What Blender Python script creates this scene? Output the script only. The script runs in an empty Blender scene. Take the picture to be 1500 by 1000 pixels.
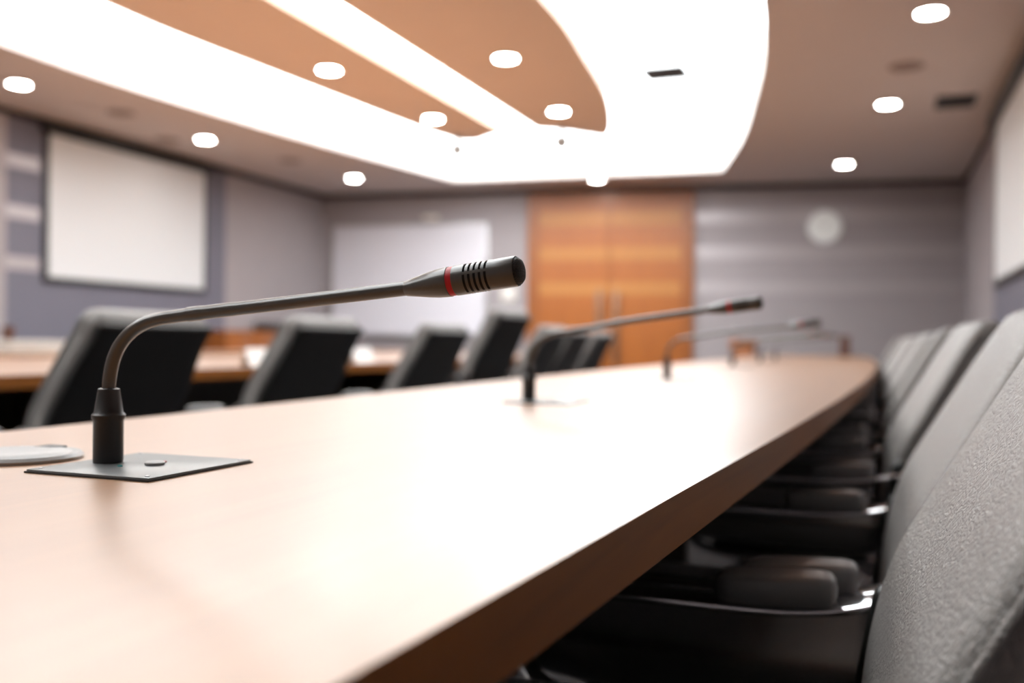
import bpy, bmesh, math, random
from mathutils import Vector, Matrix
from mathutils.geometry import tessellate_polygon

random.seed(4)
PI = math.pi
SC = bpy.context.scene
COL = SC.collection

# ------------------------------------------------------------------ materials
def new_mat(name):
    m = bpy.data.materials.new(name)
    m.use_nodes = True
    nt = m.node_tree
    b = nt.nodes['Principled BSDF']
    return m, nt, b

def plain(name, col, rough=0.5, metal=0.0, spec=0.5, coat=0.0, coat_rough=0.1, noise=0.0, nscale=20.0, bump=0.0, bscale=200.0):
    m, nt, b = new_mat(name)
    b.inputs['Base Color'].default_value = (*col, 1)
    b.inputs['Roughness'].default_value = rough
    b.inputs['Metallic'].default_value = metal
    b.inputs['Specular IOR Level'].default_value = spec
    b.inputs['Coat Weight'].default_value = coat
    b.inputs['Coat Roughness'].default_value = coat_rough
    tc = nt.nodes.new('ShaderNodeTexCoord')
    if noise > 0:
        n = nt.nodes.new('ShaderNodeTexNoise'); n.inputs['Scale'].default_value = nscale
        n.inputs['Detail'].default_value = 4
        nt.links.new(tc.outputs['Object'], n.inputs['Vector'])
        mx = nt.nodes.new('ShaderNodeMix'); mx.data_type = 'RGBA'
        mx.inputs[6].default_value = (*[c * (1 - noise) for c in col], 1)
        mx.inputs[7].default_value = (*[min(1, c * (1 + noise)) for c in col], 1)
        nt.links.new(n.outputs['Fac'], mx.inputs[0])
        nt.links.new(mx.outputs[2], b.inputs['Base Color'])
    if bump > 0:
        n2 = nt.nodes.new('ShaderNodeTexNoise'); n2.inputs['Scale'].default_value = bscale
        n2.inputs['Detail'].default_value = 3
        nt.links.new(tc.outputs['Object'], n2.inputs['Vector'])
        bp = nt.nodes.new('ShaderNodeBump'); bp.inputs['Strength'].default_value = bump
        bp.inputs['Distance'].default_value = 0.002
        nt.links.new(n2.outputs['Fac'], bp.inputs['Height'])
        nt.links.new(bp.outputs['Normal'], b.inputs['Normal'])
    return m

def emit(name, col, strength):
    m, nt, b = new_mat(name)
    b.inputs['Base Color'].default_value = (.8, .8, .8, 1)
    b.inputs['Emission Color'].default_value = (*col, 1)
    b.inputs['Emission Strength'].default_value = strength
    return m

def wood(name, c1, c2, rough, coat, coat_rough, axis_scale=(14, 0.7, 14), grain=1.0):
    m, nt, b = new_mat(name)
    tc = nt.nodes.new('ShaderNodeTexCoord')
    mp = nt.nodes.new('ShaderNodeMapping'); mp.inputs['Scale'].default_value = axis_scale
    nt.links.new(tc.outputs['Object'], mp.inputs['Vector'])
    n = nt.nodes.new('ShaderNodeTexNoise'); n.inputs['Scale'].default_value = 2.2
    n.inputs['Detail'].default_value = 8; n.inputs['Roughness'].default_value = 0.6
    n.inputs['Distortion'].default_value = 0.6 * grain
    nt.links.new(mp.outputs['Vector'], n.inputs['Vector'])
    cr = nt.nodes.new('ShaderNodeValToRGB')
    cr.color_ramp.elements[0].position = 0.3; cr.color_ramp.elements[0].color = (*c1, 1)
    cr.color_ramp.elements[1].position = 0.72; cr.color_ramp.elements[1].color = (*c2, 1)
    nt.links.new(n.outputs['Fac'], cr.inputs['Fac'])
    nt.links.new(cr.outputs['Color'], b.inputs['Base Color'])
    b.inputs['Roughness'].default_value = rough
    b.inputs['Coat Weight'].default_value = coat
    b.inputs['Coat Roughness'].default_value = coat_rough
    return m

def leather(name, col, rough, wrinkle):
    m, nt, b = new_mat(name)
    b.inputs['Base Color'].default_value = (*col, 1)
    b.inputs['Roughness'].default_value = rough
    b.inputs['Specular IOR Level'].default_value = 0.8
    b.inputs['Sheen Weight'].default_value = 0.1
    b.inputs['Sheen Roughness'].default_value = 0.4
    tc = nt.nodes.new('ShaderNodeTexCoord')
    mp = nt.nodes.new('ShaderNodeMapping'); mp.inputs['Scale'].default_value = (1, 1, 0.7)
    nt.links.new(tc.outputs['Object'], mp.inputs['Vector'])
    v = nt.nodes.new('ShaderNodeTexVoronoi'); v.feature = 'DISTANCE_TO_EDGE'
    v.inputs['Scale'].default_value = 150
    n0 = nt.nodes.new('ShaderNodeTexNoise'); n0.inputs['Scale'].default_value = 90
    n0.inputs['Detail'].default_value = 3
    nt.links.new(mp.outputs['Vector'], n0.inputs['Vector'])
    ad = nt.nodes.new('ShaderNodeMix'); ad.data_type = 'RGBA'; ad.inputs[0].default_value = 0.02
    nt.links.new(mp.outputs['Vector'], ad.inputs[6])
    nt.links.new(n0.outputs['Color'], ad.inputs[7])
    nt.links.new(ad.outputs[2], v.inputs['Vector'])
    mt = nt.nodes.new('ShaderNodeMath'); mt.operation = 'MINIMUM'; mt.inputs[1].default_value = 0.22
    nt.links.new(v.outputs['Distance'], mt.inputs[0])
    n1 = nt.nodes.new('ShaderNodeTexNoise'); n1.inputs['Scale'].default_value = 130
    n1.inputs['Detail'].default_value = 5; n1.inputs['Distortion'].default_value = 1.4
    nt.links.new(mp.outputs['Vector'], n1.inputs['Vector'])
    sm = nt.nodes.new('ShaderNodeMath'); sm.operation = 'MULTIPLY_ADD'; sm.inputs[1].default_value = 0.5
    nt.links.new(n1.outputs['Fac'], sm.inputs[0]); nt.links.new(mt.outputs[0], sm.inputs[2])
    bp = nt.nodes.new('ShaderNodeBump'); bp.inputs['Strength'].default_value = wrinkle
    bp.inputs['Distance'].default_value = 0.004
    nt.links.new(sm.outputs[0], bp.inputs['Height'])
    nt.links.new(bp.outputs['Normal'], b.inputs['Normal'])
    return m

M = {}
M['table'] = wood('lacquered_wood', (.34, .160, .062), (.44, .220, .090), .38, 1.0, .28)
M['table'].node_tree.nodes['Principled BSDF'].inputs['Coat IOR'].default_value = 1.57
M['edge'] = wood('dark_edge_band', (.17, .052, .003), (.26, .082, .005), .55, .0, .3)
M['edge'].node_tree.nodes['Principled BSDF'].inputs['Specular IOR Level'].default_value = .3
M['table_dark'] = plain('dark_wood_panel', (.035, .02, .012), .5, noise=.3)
M['door'] = wood('orange_veneer', (.30, .078, .004), (.37, .105, .007), .42, .2, .3, (9, 9, .5))
M['door_frame'] = wood('orange_frame_veneer', (.24, .062, .004), (.29, .084, .007), .42, .2, .3, (9, 9, .5))
M['inlay'] = plain('pale_veneer_inlay', (.42, .165, .035), .4)
M['bronze'] = plain('satin_bronze', (.22, .12, .07), .4, .4)
M['wall'] = plain('mauve_wall_paint', (.345, .308, .315), .75, noise=.05, nscale=3)
M['slate'] = plain('slate_wall_panel', (.150, .145, .182), .6, noise=.05, nscale=4)
M['strip'] = plain('pale_wall_strip', (.42, .38, .39), .4, .25)
M['shade_and_backing'] = plain('black_shade_and_backing', (.02, .017, .02), .8)  # black for the painted shade at the wall tops, and for vent backing
M['ceil'] = plain('beige_ceiling_paint', (.68, .605, .575), .85, noise=.03, nscale=2)
M['island'] = plain('warm_lit_ceiling_paint', (.80, .645, .535), .85, noise=.03, nscale=2)  # the ceiling paint with the boards' warm light tinted into it
M['recess_side'] = plain('white_recess_paint', (.85, .83, .8), .8)
M['carpet'] = plain('charcoal_carpet', (.035, .032, .034), .95, noise=.35, nscale=160, bump=.5, bscale=400)
M['cove'] = emit('glowing_recess_top', (.93, .975, 1.0), 4.3)  # the surface itself emits, standing in for concealed LED strips
M['lamp'] = emit('downlight_lens', (1, .97, .94), 40)
M['white_trim'] = plain('white_enamel', (.8, .79, .77), .35)
M['leather'] = leather('dark_grey_leather', (.195, .182, .172), .42, .8)
M['seat'] = leather('shaded_seat_leather', (.035, .033, .031), .42, .4)  # chair leather darkened for the shadow under the table
M['shell'] = plain('black_chair_shell', (.012, .012, .011), .45, bump=.1)
M['pad'] = plain('black_arm_pad', (.19, .19, .19), .27, spec=1.0)
M['chrome'] = plain('polished_chrome', (.82, .82, .84), .12, 1.0)
M['black'] = plain('black_plastic', (.012, .012, .012), .4)
M['mic'] = plain('anthracite_mic_finish', (.050, .045, .038), .30, .0, spec=.6, coat=.2, coat_rough=.10)
M['mic_dark'] = plain('mic_black_connector', (.016, .015, .015), .42)
M['mic_core'] = plain('mic_black_core', (.004, .004, .004), .8)
M['plate'] = plain('grey_anodised_plate', (.19, .20, .20), .36, .6, noise=.06, nscale=60)
M['plate_edge'] = plain('plate_dark_rim', (.012, .016, .018), .4)
M['grommet'] = plain('pale_grey_plastic', (.36, .36, .355), .35)
M['ring'] = plain('red_light_ring', (.42, .004, .010), .38, spec=.3)
M['red'] = plain('red_indicator', (.55, .02, .03), .3)
M['teal'] = plain('teal_indicator', (.02, .30, .30), .3)
M['screen'] = plain('matte_white_screen', (.68, .69, .70), .9)
M['board'] = plain('glossy_whiteboard', (.70, .68, .73), .35)
M['alu'] = plain('aluminium_frame', (.6, .6, .62), .35, .8)
M['clock'] = plain('clock_white', (.90, .92, .90), .4)
M['vent'] = plain('dark_vent', (.05, .05, .052), .6)
M['vent_soft'] = plain('taupe_speaker_grille', (.30, .22, .19), .7)
M['cream'] = plain('cream_plastic', (.75, .70, .62), .4)
M['paper'] = plain('white_paper', (.95, .94, .92), .7)
M['brown'] = plain('brown_lacquer', (.08, .026, .012), .35, noise=.2)
M['grey_case'] = plain('light_grey_case', (.50, .50, .48), .45)

# grille of the microphone: fine lines as bump
def grille_mat():
    m, nt, b = new_mat('mic_grille')
    b.inputs['Base Color'].default_value = (.004, .0045, .005, 1)
    b.inputs['Roughness'].default_value = .5
    tc = nt.nodes.new('ShaderNodeTexCoord')
    w = nt.nodes.new('ShaderNodeTexWave'); w.bands_direction = 'Z'; w.inputs['Scale'].default_value = 260
    w2 = nt.nodes.new('ShaderNodeTexWave'); w2.bands_direction = 'Y'; w2.inputs['Scale'].default_value = 260
    nt.links.new(tc.outputs['Object'], w.inputs['Vector']); nt.links.new(tc.outputs['Object'], w2.inputs['Vector'])
    mm = nt.nodes.new('ShaderNodeMath'); mm.operation = 'MULTIPLY'
    nt.links.new(w.outputs['Fac'], mm.inputs[0]); nt.links.new(w2.outputs['Fac'], mm.inputs[1])
    bp = nt.nodes.new('ShaderNodeBump'); bp.inputs['Strength'].default_value = .9; bp.inputs['Distance'].default_value = .0012
    nt.links.new(mm.outputs[0], bp.inputs['Height']); nt.links.new(bp.outputs['Normal'], b.inputs['Normal'])
    return m
M['grille'] = grille_mat()

# ------------------------------------------------------------------ object helpers
def link(name, me, mats, parent=None, loc=(0, 0, 0), rotz=0, smooth=True, angle=35):
    o = bpy.data.objects.new(name, me)
    COL.objects.link(o)
    for m in (mats if isinstance(mats, (list, tuple)) else [mats]):
        me.materials.append(m)
    if smooth:
        me.set_sharp_from_angle(angle=math.radians(angle))
    o.location = loc
    o.rotation_euler = (0, 0, rotz)
    if parent is not None:
        o.parent = parent
    return o

def obj(name, bm, mats, parent=None, loc=(0, 0, 0), rotz=0, smooth=True, angle=35):
    bmesh.ops.recalc_face_normals(bm, faces=bm.faces)
    me = bpy.data.meshes.new(name)
    if smooth:
        for f in bm.faces:
            f.smooth = True
    bm.to_mesh(me); bm.free()
    return link(name, me, mats, parent, loc, rotz, smooth, angle)

def thing(name, label, cat, loc=(0, 0, 0), rotz=0, group=None):
    o = bpy.data.objects.new(name, None); COL.objects.link(o)
    o.empty_display_size = .05
    o.location = loc; o.rotation_euler = (0, 0, rotz)
    o['label'] = label; o['category'] = cat
    if group: o['group'] = group
    return o

def tag(o, label, cat, group=None):
    o['label'] = label; o['category'] = cat
    if group: o['group'] = group
    return o

def struct(o):
    o['kind'] = 'structure'
    return o

def dup(root, loc, rotz, label, group=None):
    r = root.copy(); COL.objects.link(r); r.location = loc; r.rotation_euler = (0, 0, rotz)
    r['label'] = label
    if group: r['group'] = group
    for ch in list(root.children):
        c = ch.copy(); COL.objects.link(c); c.parent = r
        for g in list(ch.children):
            d = g.copy(); COL.objects.link(d); d.parent = c
    return r

def box_bm(x0, x1, y0, y1, z0, z1, bev=0.0, seg=2, bm=None):
    own = bm is None
    if own: bm = bmesh.new()
    vs = [bm.verts.new((x, y, z)) for z in (z0, z1) for y in (y0, y1) for x in (x0, x1)]
    F = [(0, 1, 3, 2), (4, 6, 7, 5), (0, 4, 5, 1), (2, 3, 7, 6), (0, 2, 6, 4), (1, 5, 7, 3)]
    fs = [bm.faces.new([vs[i] for i in f]) for f in F]
    if bev > 0:
        es = set(e for f in fs for e in f.edges)
        bmesh.ops.bevel(bm, geom=list(es), offset=bev, segments=seg, affect='EDGES', profile=.5)
    return bm

def lathe_bm(prof, n=40, axis='z', bm=None, cap=True):
    """prof: list of (r, h); revolve around the z axis (or x axis)"""
    if bm is None: bm = bmesh.new()
    rings = []
    for r, h in prof:
        if r < 1e-6:
            p = (0, 0, h) if axis == 'z' else (h, 0, 0)
            rings.append([bm.verts.new(p)])
        else:
            ring = []
            for k in range(n):
                a = 2 * PI * k / n
                p = (r * math.cos(a), r * math.sin(a), h) if axis == 'z' else (h, r * math.cos(a), r * math.sin(a))
                ring.append(bm.verts.new(p))
            rings.append(ring)
    for A, B in zip(rings, rings[1:]):
        if len(A) == 1 and len(B) == 1: continue
        for k in range(n):
            k2 = (k + 1) % n
            if len(A) == 1: bm.faces.new((A[0], B[k], B[k2]))
            elif len(B) == 1: bm.faces.new((A[k], A[k2], B[0]))
            else: bm.faces.new((A[k], A[k2], B[k2], B[k]))
    if cap:
        if len(rings[0]) > 1: bm.faces.new(rings[0])
        if len(rings[-1]) > 1: bm.faces.new(rings[-1])
    return bm

def catmull(pts, n=8, closed=False):
    P = [Vector(p) for p in pts]
    out = []
    m = len(P)
    rng = range(m) if closed else range(m - 1)
    for i in rng:
        if closed:
            p0, p1, p2, p3 = P[(i - 1) % m], P[i], P[(i + 1) % m], P[(i + 2) % m]
        else:
            p1, p2 = P[i], P[i + 1]
            p0 = P[i - 1] if i > 0 else p1 * 2 - p2
            p3 = P[i + 2] if i + 2 < m else p2 * 2 - p1
        for k in range(n):
            t = k / n
            out.append(0.5 * ((2 * p1) + (p2 - p0) * t + (2 * p0 - 5 * p1 + 4 * p2 - p3) * t * t + (3 * p1 - p0 - 3 * p2 + p3) * t ** 3))
    if not closed: out.append(P[-1].copy())
    return out

def tube_bm(pts, radius, n=14, bm=None, flat=None):
    """sweep a circle (or a rounded flat strip, flat=(half width along y, half thickness)) along a path"""
    if bm is None: bm = bmesh.new()
    P = [Vector(p) for p in pts]
    rings = []
    up = None
    for i, p in enumerate(P):
        t = (P[min(i + 1, len(P) - 1)] - P[max(i - 1, 0)]).normalized()
        if up is None:
            up = Vector((0, 1, 0)) if abs(t.y) < .9 else Vector((1, 0, 0))
        u = (up - t * up.dot(t)).normalized(); up = u
        w = t.cross(u)
        r = radius[i] if isinstance(radius, (list, tuple)) else radius
        ring = []
        for k in range(n):
            a = 2 * PI * k / n
            if flat:
                ca, sa = math.cos(a), math.sin(a)
                e = .35
                cu = math.copysign(abs(ca) ** e, ca) * flat[0]
                cw = math.copysign(abs(sa) ** e, sa) * flat[1]
            else:
                cu, cw = math.cos(a) * r, math.sin(a) * r
            ring.append(bm.verts.new(p + u * cu + w * cw))
        rings.append(ring)
    for A, B in zip(rings, rings[1:]):
        for k in range(n):
            bm.faces.new((A[k], A[(k + 1) % n], B[(k + 1) % n], B[k]))
    bm.faces.new(rings[0]); bm.faces.new(rings[-1])
    return bm

def prism_bm(poly, z0, z1, holes=(), bm=None):
    """extrude a plan outline (with holes) between two heights"""
    if bm is None: bm = bmesh.new()
    loops = [poly] + list(holes)
    flat = [p for l in loops for p in l]
    tris = tessellate_polygon([[Vector((p[0], p[1], 0)) for p in l] for l in loops])
    lo = [bm.verts.new((p[0], p[1], z0)) for p in flat]
    hi = [bm.verts.new((p[0], p[1], z1)) for p in flat]
    for t in tris:
        for L in (lo, hi):
            try: bm.faces.new([L[i] for i in t])
            except ValueError: pass
    s = 0
    for l in loops:
        n = len(l)
        for k in range(n):
            a, b = s + k, s + (k + 1) % n
            bm.faces.new((lo[a], lo[b], hi[b], hi[a]))
        s += n
    return bm

# ------------------------------------------------------------------ room shell
CE = 3.0                       # ceiling height
XL, XR = -7.6, 1.03            # left and right wall faces
YF = -2.6                      # wall behind the camera
def yb(x): return 13.28 + .1507 * x     # the back wall runs slightly oblique

fl = bmesh.new()
prism_bm([(XL - .1, YF - .1), (XR + .1, YF - .1), (XR + .1, yb(XR) + .1), (XL - .1, yb(XL) + .1)], -.12, 0, bm=fl)
struct(obj('floor', fl, M['carpet'], smooth=False))
struct(obj('wall_left', box_bm(XL - .12, XL, YF, yb(XL) + .1, 0, 3.5), M['wall'], smooth=False))
struct(obj('wall_right', box_bm(XR, XR + .12, YF, yb(XR) + .1, 0, 3.5), M['wall'], smooth=False))
struct(obj('wall_front', box_bm(XL - .12, XR + .12, YF - .12, YF, 0, 3.5), M['wall'], smooth=False))
bw = bmesh.new()
prism_bm([(XL - .12, yb(XL - .12)), (XR + .12, yb(XR + .12)), (XR + .12, yb(XR + .12) + .12), (XL - .12, yb(XL - .12) + .12)], 0, 3.5, bm=bw)
struct(obj('wall_back', bw, M['wall'], smooth=False))

# ceiling with the big barrel shaped light recess
right_side = catmull([(-1.72, -.7), (-1.25, 1.0), (-.92, 2.8), (-.74, 4.3), (-.67, 5.5), (-.70, 6.3), (-.82, 7.4), (-1.01, 8.52), (-1.34, 10.19), (-1.80, 11.93)], 6)
left_side = catmull([(-5.27, 11.62), (-5.56, 9.9), (-5.80, 8.27), (-5.97, 6.54), (-5.99, 5.4), (-5.90, 4.0), (-5.70, 2.6), (-5.42, 1.0), (-5.05, -.7)], 6)
outline = [(p.x, p.y) for p in [Vector((*a, 0)) if not isinstance(a, Vector) else a for a in right_side + left_side]] if False else [(p[0], p[1]) for p in right_side + left_side]
cb = prism_bm([(XL - .1, YF - .1), (XR + .1, YF - .1), (XR + .1, yb(XR) + .1), (XL - .1, yb(XL) + .1)], CE, CE + .03, holes=[outline])
struct(obj('ceiling', cb, M['ceil'], smooth=False))
# white sides of the recess (upstand) and its top, glowing in place of the hidden LED strips
up = bmesh.new()
def ring_wall(bm, pts, z0, z1, t):
    n = len(pts)
    cx = sum(p[0] for p in pts) / n; cy = sum(p[1] for p in pts) / n
    outer = []
    for k in range(n):
        p = Vector(pts[k]); a = Vector(pts[k - 1]); b = Vector(pts[(k + 1) % n])
        d = (b - a).normalized(); nn = Vector((d.y, -d.x))
        if nn.dot(p - Vector((cx, cy))) < 0: nn = -nn
        outer.append((p.x + nn.x * t, p.y + nn.y * t))
    prism_bm(outer, z0, z1, holes=[pts], bm=bm)
ring_wall(up, outline, CE + .03, CE + .30, .03)
struct(obj('trim_1', up, M['recess_side'], smooth=False))
struct(obj('ceiling_light_recess', prism_bm([(XL - .05, YF - .05), (XR + .05, YF - .05), (XR + .05, yb(XR)), (XL - .05, yb(XL))], CE + .30, CE + .33), M['cove'], smooth=False))

# the two dropped boards in the recess, warm light painted into their colour, with a bright slit between them
RB = catmull([(-1.97, 5.0), (-1.98, 6.0), (-2.06, 6.8), (-2.20, 7.95), (-2.44, 9.05), (-2.65, 9.62)], 5)
LB = catmull([(-4.18, 9.32), (-4.32, 8.5), (-4.47, 6.9), (-4.60, 5.5), (-4.62, 5.0)], 5)
def mirror_y(pts): return [Vector((p[0], 9.6 - p[1])) for p in pts]
r_end = catmull([(-2.65, 9.62), (-2.98, 9.19), (-3.20, 9.02)], 5)
right_board = [(p[0], p[1]) for p in (mirror_y(list(reversed(RB)))[:-1] + RB[:-1] + r_end)] + [(-3.18, .6)]
l_end = catmull([(-3.57, 9.05), (-3.82, 9.22), (-4.0, 9.36), (-4.18, 9.32)], 5)
left_board = [(-3.57, .6)] + [(p[0], p[1]) for p in (l_end[:-1] + LB[:-1])] + [(p[0], p[1]) for p in mirror_y(list(reversed(LB)))]
for pl in (right_board, left_board):
    b = prism_bm(pl, CE - .005, CE + .05)
    o = struct(obj('ceiling_board', b, M['island'], smooth=False))
    n = len(pl); cx = sum(p[0] for p in pl) / n; cy = sum(p[1] for p in pl) / n
    inner = [(cx + (p[0] - cx) * .62, cy + (p[1] - cy) * .9) for p in pl]
    obj('hanger_box', prism_bm(inner, CE + .05, CE + .30), M['recess_side'], o, smooth=False)

# dark strips added to paint the shade where the walls meet the ceiling, and skirting
struct(obj('trim_2', box_bm(XL, XL + .012, YF, yb(XL), CE - .07, CE), M['shade_and_backing'], smooth=False))
struct(obj('trim_3', box_bm(XR - .012, XR, YF, yb(XR), CE - .07, CE), M['shade_and_backing'], smooth=False))
BANG = math.atan(.1507)
def back_box(u0, u1, z0, z1, d0, d1, bev=0.0):
    """box on the back wall: u along x, d out of the wall into the room"""
    L = math.sqrt(1 + .1507 ** 2)
    bm = box_bm(u0 * L, u1 * L, -d1, -d0, z0, z1, bev)
    bmesh.ops.transform(bm, matrix=Matrix.Translation((0, 13.28, 0)) @ Matrix.Rotation(BANG, 4, 'Z'), verts=bm.verts)
    return bm
struct(obj('trim_4', back_box(XL, XR, CE - .06, CE, 0, .012), M['shade_and_backing'], smooth=False))
struct(obj('baseboard_left', box_bm(XL, XL + .015, YF, yb(XL), 0, .1), M['black'], smooth=False))
struct(obj('baseboard_right', box_bm(XR - .015, XR, YF, yb(XR), 0, .1), M['black'], smooth=False))
struct(obj('baseboard_back', back_box(XL, -4.6, 0, .1, 0, .015), M['black'], smooth=False))

# slate bays behind the screens, pilasters and the pale horizontal strips
n_tr = 5
def trim(bm, m):
    global n_tr
    o = struct(obj('trim_%d' % n_tr, bm, m, smooth=False)); n_tr += 1
    return o
trim(box_bm(XL, XL + .02, 6.60, 9.83, .1, CE - .07), M['slate'])
trim(box_bm(XR - .02, XR, 6.60, 9.90, .1, CE - .07), M['slate'])
trim(box_bm(XL, XL + .05, 5.7, 6.60, .1, CE - .07), M['wall'])
STR = [(2.48, 2.66), (2.00, 2.18), (1.52, 1.70)]
for z0, z1 in STR:
    s = (z1 - z0) * .18
    trim(box_bm(XL + .02, XL + .028, 6.62, 7.0, z0 - .02, z1 - .07), M['strip'])
    trim(back_box(-2.29, XR - .02, z0, z1, 0, .008), M['strip'])

# double door, full height, in the back wall
d = struct(thing('door_1', '', '')); del d['label']; del d['category']
obj('door_frame', back_box(-4.58, -4.42, 0, 2.93, 0, .06), M['door_frame'], d, smooth=False)
obj('door_frame', back_box(-2.48, -2.32, 0, 2.93, 0, .06), M['door_frame'], d, smooth=False)
obj('door_frame', back_box(-4.42, -2.48, 2.80, 2.93, 0, .06), M['door_frame'], d, smooth=False)
leafs = []
for a, b in ((-4.42, -3.453), (-3.447, -2.48)):
    leafs.append(obj('door_leaf', back_box(a, b, .01, 2.80, 0, .045), M['door'], d, smooth=False))
    for z0, z1 in STR:
        obj('inlay_strip', back_box(a + .01, b - .01, z0, z1, .045, .048), M['inlay'], leafs[-1], smooth=False)
for k, x in enumerate((-3.575, -3.345)):
    h = back_box(x - .035, x + .035, .55, 1.58, .085, .115, .012)
    for z in (.75, 1.4): 
        t = back_box(x - .012, x + .012, z - .012, z + .012, .045, .09)
        tm = bpy.data.meshes.new('t'); t.to_mesh(tm); h.from_mesh(tm); t.free()
    obj('door_handle', h, M['bronze'], leafs[k])

# ------------------------------------------------------------------ wall and ceiling things
def screen(label, side):
    x = XL + .02 if side < 0 else XR - .02
    sgn = 1 if side < 0 else -1
    y0, y1 = (7.06, 9.42) if side < 0 else (7.06, 9.62)
    t = thing('projection_screen', label, 'projection screen', (x, (y0 + y1) / 2, 1.40), group='projection screens on the side walls')
    w = (y1 - y0) / 2
    def bx(u0, u1, v0, v1, d0, d1, bev=0):
        a, b = sorted((sgn * d0, sgn * d1))
        return box_bm(a, b, u0, u1, v0, v1, bev)
    obj('screen_surface', bx(-w + .03, w - .03, .06, 1.45, .0, .026), M['screen'], t, smooth=False)
    fr = bmesh.new()
    for u0, u1, v0, v1 in ((-w - .02, -w + .03, 0, 1.45), (w - .03, w + .02, 0, 1.45), (-w + .03, w - .03, .0, .06)):
        m = bx(u0, u1, v0, v1, 0, .034, .006); me = bpy.data.meshes.new('t'); m.to_mesh(me); fr.from_mesh(me); m.free()
    obj('frame', fr, M['black'], t)
    obj('roller_case', bx(-w - .06, w + .06, 1.45, 1.525, 0, .10, .01), M['black'], t)
screen('white projection screen on the left wall beside the pale strips', -1)
screen('white projection screen on the right wall above the chair row', 1)

wb = thing('whiteboard', 'wide white dry-erase board on the back wall left of the double door', 'whiteboard', (0, 0, 0))
obj('writing_surface', back_box(-7.43, -5.19, .98, 2.50, 0, .02), M['board'], wb, smooth=False)
fr = bmesh.new()
for a in ((-7.46, -7.43, .95, 2.53), (-5.19, -5.16, .95, 2.53), (-7.43, -5.19, 2.50, 2.53), (-7.43, -5.19, .95, .98)):
    m = back_box(*a, 0, .03, .004); me = bpy.data.meshes.new('t'); m.to_mesh(me); fr.from_mesh(me); m.free()
obj('frame', fr, M['alu'], wb)
obj('pen_tray', back_box(-6.9, -5.7, .93, .955, .03, .09, .004), M['alu'], wb)
tag(obj('wall_sensor', back_box(-6.10, -5.88, 2.60, 2.66, 0, .03, .01), M['cream']), 'small cream sensor box on the wall above the whiteboard', 'sensor')
sw = thing('light_switch', 'cream light switch plate on the wall between whiteboard and door', 'light switch')
obj('plate', back_box(-4.95, -4.76, 1.44, 1.63, 0, .012, .004), M['cream'], sw)
obj('rocker', back_box(-4.90, -4.81, 1.48, 1.59, .012, .018, .003), M['white_trim'], sw)

ck = thing('wall_clock', 'round white clock on the back wall at the right', 'clock', (-.66, yb(-.66), 2.41), BANG)
obj('rim', lathe_bm([(.215, 0), (.225, -.02), (.22, -.04), (.205, -.042), (.205, -.03), (.0, -.03)], 40, 'z'), M['alu'], ck).rotation_euler = (-PI / 2, 0, 0)
def rotx(o): o.rotation_euler = (PI / 2, 0, 0); return o
for c in ck.children: rotx(c)
# (profile was drawn towards -z, so turn it to face the room)
for c in ck.children: c.rotation_euler = (-PI / 2, 0, 0)
f = obj('dial', lathe_bm([(.205, 0), (.205, .034), (0, .034)], 40), M['clock'], ck); f.rotation_euler = (PI / 2, 0, 0)
for ang, ln, nm in ((50, .08, 'hour_hand'), (-60, .12, 'minute_hand')):
    hb = box_bm(-.005, .005, -.036, -.034, 0, ln)
    bmesh.ops.rotate(hb, matrix=Matrix.Rotation(math.radians(ang), 3, 'Y'), verts=hb.verts)
    obj(nm, hb, M['alu'], ck, smooth=False)

# round downlights
def make_downlight():
    t = thing('downlight', '', 'ceiling light')
    obj('trim_ring', lathe_bm([(.078, 0), (.098, 0), (.096, -.008), (.088, -.012), (.080, -.008)], 36, cap=False), M['white_trim'], t)
    obj('lens', lathe_bm([(.081, -.002), (.081, -.006), (.05, -.009), (0, -.010)], 36), M['lamp'], t)
    return t
DL = [(-6.78, 6.04, 'downlight in the ceiling at the far left of the photo'),
      (-6.74, 8.38, 'downlight in the ceiling in front of the left screen'),
      (-6.45, 11.00, 'downlight in the ceiling above the far left corner by the whiteboard'),
      (.30, 6.65, 'downlight nearest the camera in the ceiling right of the recess'),
      (.07, 9.06, 'downlight right of the light recess, middle of the right-hand row'),
      (-.38, 11.91, 'downlight in the ceiling in front of the wall clock'),
      (-4.05, 6.51, 'nearer of two downlights in the left warm-lit ceiling board'),
      (-3.99, 8.27, 'farther of two downlights in the left warm-lit ceiling board'),
      (-2.62, 6.67, 'nearer of two downlights in the right warm-lit ceiling board'),
      (-2.76, 8.37, 'farther of two downlights in the right warm-lit ceiling board'),
      (-3.43, 12.03, 'downlight in the ceiling in front of the double door')]
dl0 = make_downlight()
for k, (x, y, lab) in enumerate(DL):
    zz = CE - .005 if 6 <= k <= 9 else CE
    if k == 0:
        dl0.location = (x, y, zz); dl0['label'] = lab; dl0['group'] = 'round downlights'
    else:
        dup(dl0, (x, y, zz), 0, lab, 'round downlights')

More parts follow.
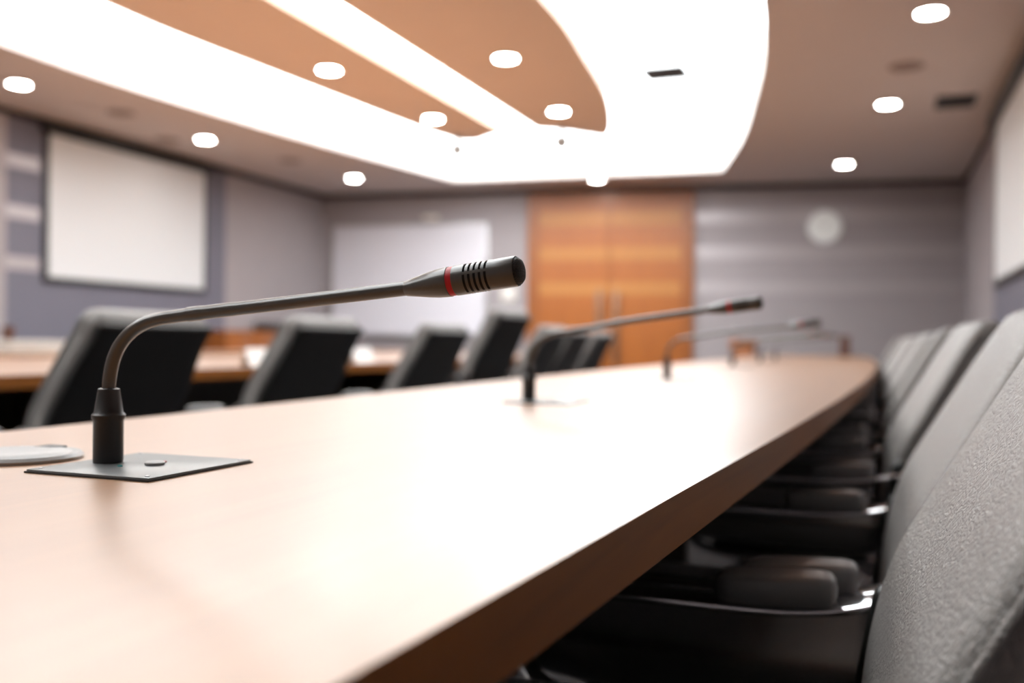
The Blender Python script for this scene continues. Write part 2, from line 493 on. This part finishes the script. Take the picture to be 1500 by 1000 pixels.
# air vents and ceiling speakers
def vent(name, label, x, y, z, w, l, m, rotz=0):
    t = thing(name, label, 'air vent', (x, y, z), rotz, 'ceiling air vents')
    fb = bmesh.new()
    for a in ((-w, w, -l, -l + .02), (-w, w, l - .02, l), (-w, -w + .02, -l + .02, l - .02), (w - .02, w, -l + .02, l - .02)):
        box_bm(*a, -.012, 0, bm=fb)
    obj('frame', fb, m, t, smooth=False)
    sb = bmesh.new()
    n = 5
    for k in range(n):
        yy = -l + .02 + (2 * l - .04) * (k + .5) / n
        box_bm(-w + .02, w - .02, yy - .008, yy + .008, -.010, -.002, bm=sb)
    obj('louvres', sb, m, t, smooth=False)
    obj('backing', box_bm(-w + .02, w - .02, -l + .02, l - .02, -.002, 0), M['shade_and_backing'], t, smooth=False)
vent('air_vent', 'dark square air vent in the ceiling at upper right', .62, 9.14, CE, .16, .22, M['vent'])
vent('air_vent', 'grey air vent inside the bright ceiling recess', -1.80, 8.52, CE + .30, .20, .235, M['vent'])
def speaker(x, y, label, r=.13, first=[]):
    if not first:
        t = thing('ceiling_speaker', label, 'ceiling speaker', (x, y, CE), 0, 'round ceiling speakers')
        obj('rim', lathe_bm([(r - .02, 0), (r, 0), (r - .002, -.008), (r - .02, -.008)], 36, cap=False), M['vent_soft'], t)
        obj('mesh_cover', lathe_bm([(r - .02, 0), (r - .02, -.005), (0, -.007)], 36), M['vent_soft'], t)
        first.append(t)
    else:
        dup(first[0], (x, y, CE), 0, label, 'round ceiling speakers')
speaker(-6.71, 7.13, 'round taupe ceiling speaker above the left edge of the left screen')
speaker(-7.15, 8.27, 'round taupe ceiling speaker tight above the left screen')
speaker(-6.55, 9.69, 'round taupe ceiling speaker above the right edge of the left screen')
speaker(.19, 7.88, 'round taupe ceiling speaker between two downlights at upper right')

def ceiling_camera(x, y, z, label):
    t = thing('ceiling_camera', label, 'ceiling camera', (x, y, z), 0, 'dome cameras')
    obj('stem', lathe_bm([(.05, 0), (.05, -.015), (.022, -.02), (.022, -.08)], 24), M['grommet'], t)
    obj('housing', lathe_bm([(.022, -.07), (.075, -.085), (.085, -.12), (.085, -.145)], 30), M['grommet'], t)
    obj('dome', lathe_bm([(.078, -.145), (.070, -.18), (.045, -.21), (0, -.222)], 30), M['grommet'], t)
    return t
ceiling_camera(-4.10, 9.08, CE - .005, 'white dome camera under the tip of the left warm-lit ceiling board')
ceiling_camera(-2.95, 9.05, CE - .005, 'white dome camera under the end of the right warm-lit ceiling board')

# ------------------------------------------------------------------ tables
TZ = .75
K = .00536
def table_outline(y0, y1, cut=.55, step=.12):
    """long boat shaped top with rounded ends; right edge bows outwards"""
    pts_r, pts_l = [], []
    n = int((y1 - y0) / step)
    for i in range(n + 1):
        y = y0 + (y1 - y0) * i / n
        e = K * (y - 6) ** 2
        dd = min(y - y0, y1 - y)
        c = 0
        if dd < cut:
            c = cut - math.sqrt(max(0, cut * cut - (cut - dd) ** 2))
        xr = -e - c * .95; xl = -1.105 + e * .55 + c * .95
        if xr - xl < .02: continue
        pts_r.append((xr, y)); pts_l.append((xl, y))
    return pts_r + list(reversed(pts_l))

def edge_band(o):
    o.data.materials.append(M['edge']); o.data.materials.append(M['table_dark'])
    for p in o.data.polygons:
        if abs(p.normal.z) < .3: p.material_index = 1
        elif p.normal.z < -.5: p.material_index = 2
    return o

def slab(poly, z0, z1, bev):
    bm = bmesh.new()
    lo = [bm.verts.new((p[0], p[1], z0)) for p in poly]
    hi = [bm.verts.new((p[0], p[1], z1)) for p in poly]
    n = len(poly)
    ft = bm.faces.new(hi); fb = bm.faces.new(lo)
    for k in range(n):
        bm.faces.new((lo[k], lo[(k + 1) % n], hi[(k + 1) % n], hi[k]))
    bmesh.ops.bevel(bm, geom=list(ft.edges) + list(fb.edges), offset=bev, segments=3, affect='EDGES', profile=.5)
    return bm

t1 = thing('conference_table', 'long curved glossy wooden table with microphones in the foreground', 'table', (-.55, 4.8, 0))
po = [(x + .55, y - 4.8) for x, y in table_outline(-1.3, 10.9)]
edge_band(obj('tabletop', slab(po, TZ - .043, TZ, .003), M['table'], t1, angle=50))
for yy in (-5.2, -1.8, 1.8, 5.2):
    obj('leg', box_bm(-.30, .0, yy - .03, yy + .03, 0, TZ - .043, .004), M['table_dark'], t1)
obj('modesty_panel', box_bm(-.162, -.138, -5.17, 5.17, .18, TZ - .043), M['table_dark'], t1, smooth=False)

t2 = thing('conference_table', 'wide wooden table behind the row of black chair backs', 'table', (-3.55, 4.6, 0))
c2 = []
for i in range(41):
    y = -5.0 + 9.6 * i / 40
    c2.append((1.06 - .0025 * (y) ** 2, y))
c2 = c2 + [(-1.05 + .0025 * y * y, y) for x, y in reversed(c2)]
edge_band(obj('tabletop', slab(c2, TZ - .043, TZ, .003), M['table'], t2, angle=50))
for yy in (-4.0, -1.4, 1.4, 4.0):
    obj('leg', box_bm(-.45, .45, yy - .03, yy + .03, 0, TZ - .043, .004), M['table_dark'], t2)
obj('modesty_panel', box_bm(-.012, .012, -3.97, 3.97, .18, TZ - .043), M['table_dark'], t2, smooth=False)

t3 = thing('conference_table', 'farthest wooden table along the left screen wall', 'table', (-5.75, 5.4, 0))
po3 = []
for i in range(37):
    y = -4.6 + 9.2 * i / 36
    po3.append((.72 - .005 * y * y, y))
po3 = po3 + [(-.45 - .002 * y * y, y) for x, y in reversed(po3)]
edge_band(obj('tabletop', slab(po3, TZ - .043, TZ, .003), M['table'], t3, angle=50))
for yy in (-4.0, -1.4, 1.4, 4.0):
    obj('leg', box_bm(-.20, .20, yy - .03, yy + .03, 0, TZ - .043, .004), M['table_dark'], t3)

# ------------------------------------------------------------------ chairs
def loft(stations, n=44, bm=None):
    """stations: (centre, dir_u, half_u, dir_v, half_v, exponent, bolster)"""
    if bm is None: bm = bmesh.new()
    rings = []
    for c, U, hu, V, hv, ex, bol in stations:
        c, U, V = Vector(c), Vector(U), Vector(V)
        ring = []
        for k in range(n):
            a = 2 * PI * k / n
            ca, sa = math.cos(a), math.sin(a)
            pu = math.copysign(abs(ca) ** (2 / ex), ca)
            pv = math.copysign(abs(sa) ** (2 / ex), sa)
            q = pv * hv
            if bol and pv > 0: q += bol * (abs(pu) ** 3 - .55) * min(1, pv * 1.4)
            ring.append(bm.verts.new(c + U * (pu * hu) + V * q))
        rings.append(ring)
    for A, B in zip(rings, rings[1:]):
        for k in range(n):
            bm.faces.new((A[k], A[(k + 1) % n], B[(k + 1) % n], B[k]))
    bm.faces.new(rings[0]); bm.faces.new(rings[-1])
    return bm

BACK = [(.178, .41), (.184, .46), (.190, .52), (.201, .59), (.222, .66), (.260, .73), (.300, .80), (.340, .87), (.376, .925)]
def back_curve():
    pts = catmull([(x, z, 0) for x, z in BACK], 4)
    out = []
    for i, p in enumerate(pts):
        q0 = pts[max(0, i - 1)]; q1 = pts[min(len(pts) - 1, i + 1)]
        t = (q1 - q0).normalized()
        out.append((p.x, p.y, t.x, t.y))
    return out
BC = back_curve()
def back_w(z):
    t = max(0, min(1, (z - .41) / .5))
    return .218 + .033 * math.sin(PI * min(1, t * 1.05)) + .01 * t
def make_back_bm(off, thick, zlo, zhi, bolster, ex, wadd=0.0, capr=1.0):
    """cushion whose front face follows the profile; off = distance of its centre behind the profile"""
    st = []
    sel = [b for b in BC if zlo <= b[1] <= zhi]
    def add(b, grow_u, grow_v, along):
        x, z, tx, tz = b
        nx, nz = -tz, tx           # points to the front (-x) and up
        c = (x - nx * off + tx * along, 0, z - nz * off + tz * along)
        st.append((c, (0, 1, 0), (back_w(z) + wadd) - (1 - grow_u) * thick, (nx, 0, nz), thick * grow_v, ex, bolster * grow_v))
    for f in (0.05, .45, .75, .93):
        a = math.acos(f)
        add(sel[0], 1 - (1 - f) * .9, f, -thick * math.sin(a) * capr)
    for b in sel: add(b, 1, 1, 0)
    for f in (.98, .93, .84, .72, .56, .36, .05):
        a = math.acos(f)
        add(sel[-1], 1 - (1 - f) * .9, f, thick * math.sin(a) * capr)
    return loft(st, 52)

def make_chair():
    t = thing('office_chair', '', 'chair')
    # upholstered backrest, thick and rounded
    obj('backrest', make_back_bm(.042, .042, .43, .915, .012, 4.5), M['leather'], t, angle=60)
    back = t.children[0]
    # welt piping along both front edges of the backrest
    for sgn in (-1, 1):
        pb = bmesh.new()
        pts = []
        for x, z, tx, tz in BC:
            if .44 <= z <= .92:
                nx, nz = -tz, tx
                pts.append((x - nx * .020, sgn * (back_w(z) + .0015), z - nz * .020))
        tube_bm(pts, .0035, 8, bm=pb)
        obj('piping', pb, M['leather'], back)
    # rear shell
    obj('back_shell', make_back_bm(.082, .012, .45, .93, 0, 5, -.002), M['shell'], t, angle=60)
    # seat
    st = []
    for x, hz, w, cz in ((-.275, .012, .20, .425), (-.268, .026, .225, .427), (-.25, .036, .24, .430), (-.20, .043, .25, .433), (-.1, .045, .255, .432), (0, .045, .255, .430), (.1, .045, .25, .428), (.16, .043, .24, .428), (.185, .034, .235, .428), (.195, .015, .22, .428)):
        st.append(((x, 0, cz), (0, 1, 0), w, (0, 0, 1), hz, 4.5, .010))
    obj('seat', loft(st, 48), M['seat'], t, angle=60)
    obj('seat_pan', box_bm(-.20, .16, -.21, .21, .365, .39, .01), M['shell'], t)
    # arms: flat chrome loop with a black pad
    for sgn in (-1, 1):
        y = sgn * .300
        path = catmull([(.285, y - sgn * .028, .602), (.255, y, .594), (.205, y, .583), (.155, y, .572), (.08, y, .566), (-.08, y, .566), (-.19, y, .560), (-.245, y, .528), (-.262, y, .470), (-.235, y, .415), (-.17, y - sgn * .02, .385), (-.08, y - sgn * .07, .372), (-.02, y - sgn * .12, .372)], 5)
        a = obj('armrest', tube_bm(path, 0, 16, flat=(.026, .0045)), M['chrome'], t, angle=40)
        s2 = []
        for x, hu, hv in ((-.015, .006, .005), (-.010, .020, .012), (.0, .026, .017), (.02, .029, .019), (.10, .030, .020), (.155, .029, .019), (.172, .026, .017), (.180, .018, .011), (.183, .006, .005)):
            s2.append(((.030 + (x + .015) * .70, y, .590 + (x - .09) * .03), (0, 1, 0), hu, (0, 0, 1), hv, 5.5, 0))
        obj('arm_pad', loft(s2, 28), M['pad'], a, angle=60)
        bb = box_bm(.205, .262, *sorted((sgn * .246, sgn * .282)), .42, .612, .012, 3)
        for v in bb.verts: v.co.x += (v.co.z - .60) * .18
        obj('bracket', bb, M['shell'], a)
    # mechanism, lift, star base with castors
    obj('gas_lift', lathe_bm([(.05, .37), (.05, .33), (.028, .325), (.028, .20), (.036, .20), (.036, .07), (.0, .07)], 24), M['black'], t)
    for k in range(5):
        a = 2 * PI * k / 5 + .3
        ca, sa = math.cos(a), math.sin(a)
        L = .30
        lb = tube_bm([(.03 * ca, .03 * sa, .115), (.12 * ca, .12 * sa, .108), (L * ca, L * sa, .078)], 0, 12, flat=(.018, .013))
        leg = obj('leg', lb, M['chrome'], t, angle=40)
        cb_ = bmesh.new()
        for off in (-.014, .014):
            w = lathe_bm([(.0, -.009), (.022, -.009), (.026, -.005), (.026, .005), (.022, .009), (.0, .009)], 20)
            mx = Matrix.Translation((L * ca - off * sa, L * sa + off * ca, .0265)) @ Matrix.Rotation(a, 4, 'Z') @ Matrix.Rotation(PI / 2, 4, 'X')
            bmesh.ops.transform(w, matrix=mx, verts=w.verts)
            me = bpy.data.meshes.new('t'); w.to_mesh(me); cb_.from_mesh(me); w.free()
        w = lathe_bm([(.006, .026), (.006, .085)], 10)
        bmesh.ops.translate(w, vec=(L * ca, L * sa, 0), verts=w.verts)
        me = bpy.data.meshes.new('t'); w.to_mesh(me); cb_.from_mesh(me); w.free()
        obj('castor', cb_, M['black'], leg)
    return t

ch0 = make_chair()
near_row = [(-.207, .84, 0, 'dark leather chair at the near right, its wrinkled leather in focus'),
            (-.185, 1.51, 0, 'dark leather chair second from the camera along the right side'),
            (-.180, 2.55, 2, 'dark leather chair third from the camera along the right side'),
            (-.180, 3.60, -2, 'dark leather chair fourth from the camera along the right side'),
            (-.180, 4.65, 1, 'dark leather chair fifth from the camera along the right side'),
            (-.185, 5.65, -1, 'dark leather chair sixth from the camera along the right side'),
            (-.190, 6.65, 2, 'dark leather chair seventh from the camera along the right side'),
            (-.200, 7.65, 0, 'dark leather chair eighth from the camera along the right side'),
            (-.230, 8.65, 0, 'dark leather chair farthest from the camera along the right side')]
for k, (x, y, r, lab) in enumerate(near_row):
    if k == 0:
        ch0.location = (x, y, 0); ch0.rotation_euler = (0, 0, math.radians(r)); ch0['label'] = lab; ch0['group'] = 'chairs along the right side of the near table'
    else:
        dup(ch0, (x, y, 0), math.radians(r), lab, 'chairs along the right side of the near table')
aisle = [(-2.35, 2.18, 0, 1.02, 'black chair back directly behind the stem of the nearest microphone'),
         (-2.36, 3.12, 0, 1.03, 'black chair back second from the left, under the long microphone arm'),
         (-2.36, 4.20, 0, 1.03, 'black chair back third from the left, below the nearest microphone head'),
         (-2.37, 5.12, -3, 1.14, 'tallest looking black chair back, just left of the orange door'),
         (-2.40, 5.96, 0, 1.05, 'black chair back in front of the left edge of the orange door'),
         (-2.43, 6.62, 0, 1.04, 'middle one of three bunched black chairs before the orange door'),
         (-2.43, 7.28, 0, 1.03, 'farthest black chair back before the middle of the orange door')]
for k, (x, y, r, hs, lab) in enumerate(aisle):
    c = dup(ch0, (x, y, .0), math.radians(r), lab, 'black chairs along the middle table')
    c.scale = (1, 1, hs)

# ------------------------------------------------------------------ microphones
# side profile of the arm: reach along +x, height above the plate
ARM = [(0, .066), (.001, .080), (.006, .098), (.016, .1135), (.033, .1262), (.055, .1335), (.0944, .1385)]
def make_mic(name, label, loc, reach, rise, rotz=0, group='gooseneck microphones on the near table'):
    sx = 1.0
    t = thing(name, label, 'microphone', loc, rotz, group)
    obj('connector', lathe_bm([(.0, 0), (.0132, 0), (.0134, .002), (.0134, .039), (.0150, .0415), (.0150, .0445), (.0128, .047), (.0098, .0665), (.0098, .0685), (.0085, .0692), (.0, .0692)], 40), M['mic_dark'], t)
    pts = catmull([(x, 0, z) for x, z in ARM], 8)
    obj('gooseneck', tube_bm(pts, .0060, 20), M['mic'], t)
    z0 = .1385; z1 = rise - .013
    hl = .104                        # head length
    hx0 = reach - hl
    # upper stem, very slightly thicker at the joint
    d = (Vector((reach, 0, rise)) - Vector((hx0, 0, rise - .0137))).normalized()
    e = Vector((hx0, 0, rise - .0137)) + d * .004
    path = catmull([(.091, 0, .1381), (.13, 0, .1385 + (e.z - .1385) * .16), (.2, 0, .1385 + (e.z - .1385) * .47), (e.x, 0, e.z)], 8)
    n = len(path)
    rad = [.0067 if i < 4 else (.0063 if i < 10 else .0060) for i in range(n)]
    obj('stem', tube_bm(path, rad, 20), M['mic'], t)
    ang = math.atan2(d.z, d.x)
    h = obj('head', lathe_bm([(.0, 0), (.0056, 0), (.0064, .0012), (.0080, .010), (.0102, .021), (.0116, .030), (.0121, .037), (.0122, .0405), (.0115, .041), (.0, .041)], 48, 'x'), M['mic'], t)
    h.location = (hx0, 0, rise - .0137); h.rotation_euler = (0, -ang, 0)
    o = obj('light_ring', lathe_bm([(.0, .0405), (.0118, .0405), (.0118, .0465), (.0, .0465)], 48, 'x'), M['ring'], h)
    # slotted sleeve
    xs = [.0460, .0525]
    s0 = .0560
    for k in range(5): xs += [s0 + k * .0046, s0 + k * .0046 + .0021]
    xs += [.084, .0965, .0985]
    na = 64
    bm = bmesh.new()
    rings = []
    for x in xs:
        r = .0122 if x < .097 else .0118
        rings.append([bm.verts.new((x, r * math.cos(2 * PI * k / na), r * math.sin(2 * PI * k / na))) for k in range(na)])
    for i in range(len(xs) - 1):
        for k in range(na):
            a = (k + .5) / na * 360
            is_slot_col = i >= 2 and (i - 2) % 2 == 0 and i < 12
            if is_slot_col and ((a - 66) % 90) >= 14: continue
            bm.faces.new((rings[i][k], rings[i][(k + 1) % na], rings[i + 1][(k + 1) % na], rings[i + 1][k]))
    sl = obj('slotted_sleeve', bm, M['mic'], h)
    obj('core', lathe_bm([(.0, .047), (.0110, .047), (.0110, .096), (.0, .096)], 32, 'x'), M['mic_core'], h)
    obj('grille', lathe_bm([(.0107, .0955), (.0112, .0982), (.0106, .1003), (.0086, .1023), (.0048, .1036), (0, .1040)], 40, 'x'), M['grille'], h)
    return t

def make_plate(label, x, y):
    """flush microphone plate with a button and two lights"""
    t = thing('mounting_plate', label, 'microphone plate', (x, y, TZ), 0, 'microphone plates in the table')
    obj('plate', box_bm(-.030, .105, -.065, .075, .0004, .0034, .0010), M['plate'], t)
    obj('rim', box_bm(-.0312, .1062, -.0662, .0762, 0, .0016), M['plate_edge'], t, smooth=False)
    obj('button', lathe_bm([(.0, .0034), (.0085, .0034), (.0090, .0040), (.0090, .0058), (.0080, .0064), (0, .0066)], 30), M['grommet'], t, (.050, .005, 0))
    obj('indicator_light', lathe_bm([(.0024, .0034), (.0022, .0046), (0, .0050)], 14), M['red'], t, (.046, .022, 0))
    obj('indicator_light', lathe_bm([(.0024, .0034), (.0022, .0046), (0, .0050)], 14), M['teal'], t, (.031, -.018, 0))
    sb = bmesh.new()
    for sx, sy in ((-.022, -.057), (.097, -.057), (-.022, .067), (.097, .067)):
        w = lathe_bm([(.0022, .0034), (.0020, .0040), (0, .0042)], 12)
        bmesh.ops.translate(w, vec=(sx, sy, 0), verts=w.verts)
        me = bpy.data.meshes.new('t'); w.to_mesh(me); sb.from_mesh(me); w.free()
    obj('screws', sb, M['alu'], t)
    return t
MICS = [(-.670, .700, .413, .176, 0, 'nearest black gooseneck microphone with red ring, sharply in focus', 'grey plate under the nearest microphone'),
        (-.650, 1.80, .455, .196, 0, 'second gooseneck microphone, its head over the grey wall right of the door', 'grey plate under the second microphone'),
        (-.655, 3.17, .490, .190, 0, 'third gooseneck microphone from the camera, blurred', 'grey plate under the third microphone'),
        (-.72, 5.19, .46, .185, 0, 'fourth gooseneck microphone from the camera, its stem before the wooden lectern', 'grey plate under the fourth microphone'),
        (-.72, 6.47, .46, .185, 0, 'fifth gooseneck microphone from the camera', 'grey plate under the fifth microphone'),
        (-.72, 7.50, .46, .185, 0, 'farthest gooseneck microphone on the near table', 'grey plate under the farthest microphone')]
pl0 = None
for k, (x, y, rc, rs, rz, lab, plab) in enumerate(MICS):
    if pl0 is None:
        pl0 = make_plate(plab, x, y)
    else:
        dup(pl0, (x, y, TZ), 0, plab, 'microphone plates in the table')
    make_mic('gooseneck_microphone', lab, (x, y, TZ + .0034), rc, rs - .0034, math.radians(rz))

g = thing('cable_grommet', 'pale grey round cable cap in the table left of the nearest microphone', 'cable cap', (-.79, .705, TZ))
obj('rim', lathe_bm([(.052, 0), (.060, 0), (.061, .003), (.058, .006), (.050, .0055)], 48, cap=False), M['grommet'], g)
obj('lid', lathe_bm([(.0525, 0), (.0525, .0045), (.048, .0075), (.030, .0085), (0, .0080)], 48), M['grommet'], g)
obj('cable_slot', box_bm(-.012, .012, .030, .052, .0035, .0086, .001), M['plate_edge'], g)

# ------------------------------------------------------------------ small things in the background
def name_card(x, y, rz, label):
    bm = bmesh.new()
    for sg in (-1, 1):
        q = [(sg * .032, -.10, 0), (sg * .032, .10, 0), (0, .10, .078), (0, -.10, .078)]
        q2 = [(px - sg * .0012, py, pz - .0006 if pz else 0) for px, py, pz in q]
        v1 = [bm.verts.new(p) for p in q]; v2 = [bm.verts.new(p) for p in q2]
        bm.faces.new(v1); bm.faces.new(v2)
        for k in range(4): bm.faces.new((v1[k], v1[(k + 1) % 4], v2[(k + 1) % 4], v2[k]))
    tag(obj('name_card', bm, M['paper'], None, (x, y, TZ), rz, smooth=False), label, 'name card', 'folded cards on the middle table')
name_card(-2.62, 3.64, .0, 'white folded card on the middle table between the first two chair backs')
name_card(-2.60, 4.52, .0, 'white folded card on the middle table between second and third chair backs')
cs = thing('equipment_case', 'flat light grey case on the far left table', 'case', (-5.75, 5.15, TZ), .25)
obj('body', box_bm(-.20, .20, -.40, .40, .004, .075, .01), M['grey_case'], cs)
for sx in (-.15, .15):
    for sy in (-.34, .34):
        obj('foot', lathe_bm([(.015, 0), (.015, .006)], 12), M['black'], cs, (sx, sy, 0))
obj('lid', box_bm(-.21, .21, -.41, .41, .075, .092, .006), M['grey_case'], cs)
tag(obj('cup', lathe_bm([(0, 0), (.034, 0), (.042, .10), (.038, .10), (.031, .006), (0, .006)], 24), M['brown'], None, (-5.78, 5.08, TZ + .092)), 'brown cup standing on the light grey case', 'cup')

sb = thing('sideboard', 'low wooden sideboard against the left wall near the corner', 'sideboard', (XL + .26, 9.95, 0))
obj('body', box_bm(-.23, .23, -.72, .72, .06, .94, .004), M['door_frame'], sb)
obj('plinth', box_bm(-.21, .20, -.70, .70, 0, .06), M['black'], sb, smooth=False)
obj('top', box_bm(-.245, .245, -.74, .74, .94, .97, .004), M['door_frame'], sb)
for k in range(3):
    y0 = -.72 + k * .48
    dd = obj('door', box_bm(.23, .248, y0 + .006, y0 + .474, .07, .935, .002), M['door_frame'], sb)
    obj('knob', lathe_bm([(.008, 0), (.012, .018), (0, .022)], 14, 'x'), M['alu'], dd, (.248, y0 + .43, .6))
tag(obj('storage_box', box_bm(-.14, .14, -.16, .16, 0, .12, .008), M['vent'], None, (XL + .26, 10.45, .97)), 'small dark box on top of the wooden sideboard', 'box')

lc = thing('lectern', 'small wooden lectern standing at the back wall beyond the near table', 'lectern', (-1.56, 12.2, 0), 0)
obj('body', box_bm(-.14, .14, -.15, .15, .04, .86, .004), M['door'], lc)
obj('plinth', box_bm(-.17, .17, -.18, .18, 0, .04, .004), M['door_frame'], lc)
b = box_bm(-.17, .17, -.2, .2, .86, .89, .004)
bmesh.ops.rotate(b, matrix=Matrix.Rotation(.15, 3, 'X'), cent=(0, 0, .86), verts=b.verts)
bmesh.ops.translate(b, vec=(0, 0, .02), verts=b.verts)
obj('reading_top', b, M['door_frame'], lc)
wbx = thing('wooden_box', 'upright brown wooden box on the far end of the near table', 'box', (-.30, 10.2, TZ))
obj('body', box_bm(-.05, .05, -.06, .06, 0, .19, .004), M['brown'], wbx)
obj('lid', box_bm(-.054, .054, -.064, .064, .19, .21, .004), M['brown'], wbx)

# ------------------------------------------------------------------ world, camera
w = bpy.data.worlds.new('World'); SC.world = w
w.use_nodes = True
w.node_tree.nodes['Background'].inputs[0].default_value = (.02, .02, .02, 1)
w.node_tree.nodes['Background'].inputs[1].default_value = 1.0

cam = bpy.data.cameras.new('Camera'); co = bpy.data.objects.new('Camera', cam); COL.objects.link(co)
TH = math.radians(20.9); ROLL = .010
rgt = Vector((math.cos(TH), math.sin(TH), 0)); upv = Vector((0, 0, 1)); fwd = Vector((-math.sin(TH), math.cos(TH), 0))
cx_ = (rgt + upv * ROLL).normalized(); cy_ = (upv - rgt * ROLL).normalized(); cz_ = -fwd
co.matrix_world = Matrix(((cx_.x, cy_.x, cz_.x, 0), (cx_.y, cy_.y, cz_.y, 0), (cx_.z, cy_.z, cz_.z, .87), (0, 0, 0, 1)))
cam.sensor_width = 36; cam.lens = 1400 / 1500 * 36
cam.clip_start = .02; cam.clip_end = 60
cam.dof.use_dof = True; cam.dof.focus_distance = .775; cam.dof.aperture_fstop = 2.9
SC.camera = co

SC.view_settings.view_transform = 'Standard'
SC.view_settings.look = 'None'
SC.view_settings.exposure = 0.75
SC.view_settings.gamma = 1.0
SC.view_settings.use_curve_mapping = False
SC.cycles.use_denoising = True
SC.cycles.max_bounces = 8
SC.cycles.diffuse_bounces = 5
SC.cycles.sample_clamp_indirect = 8
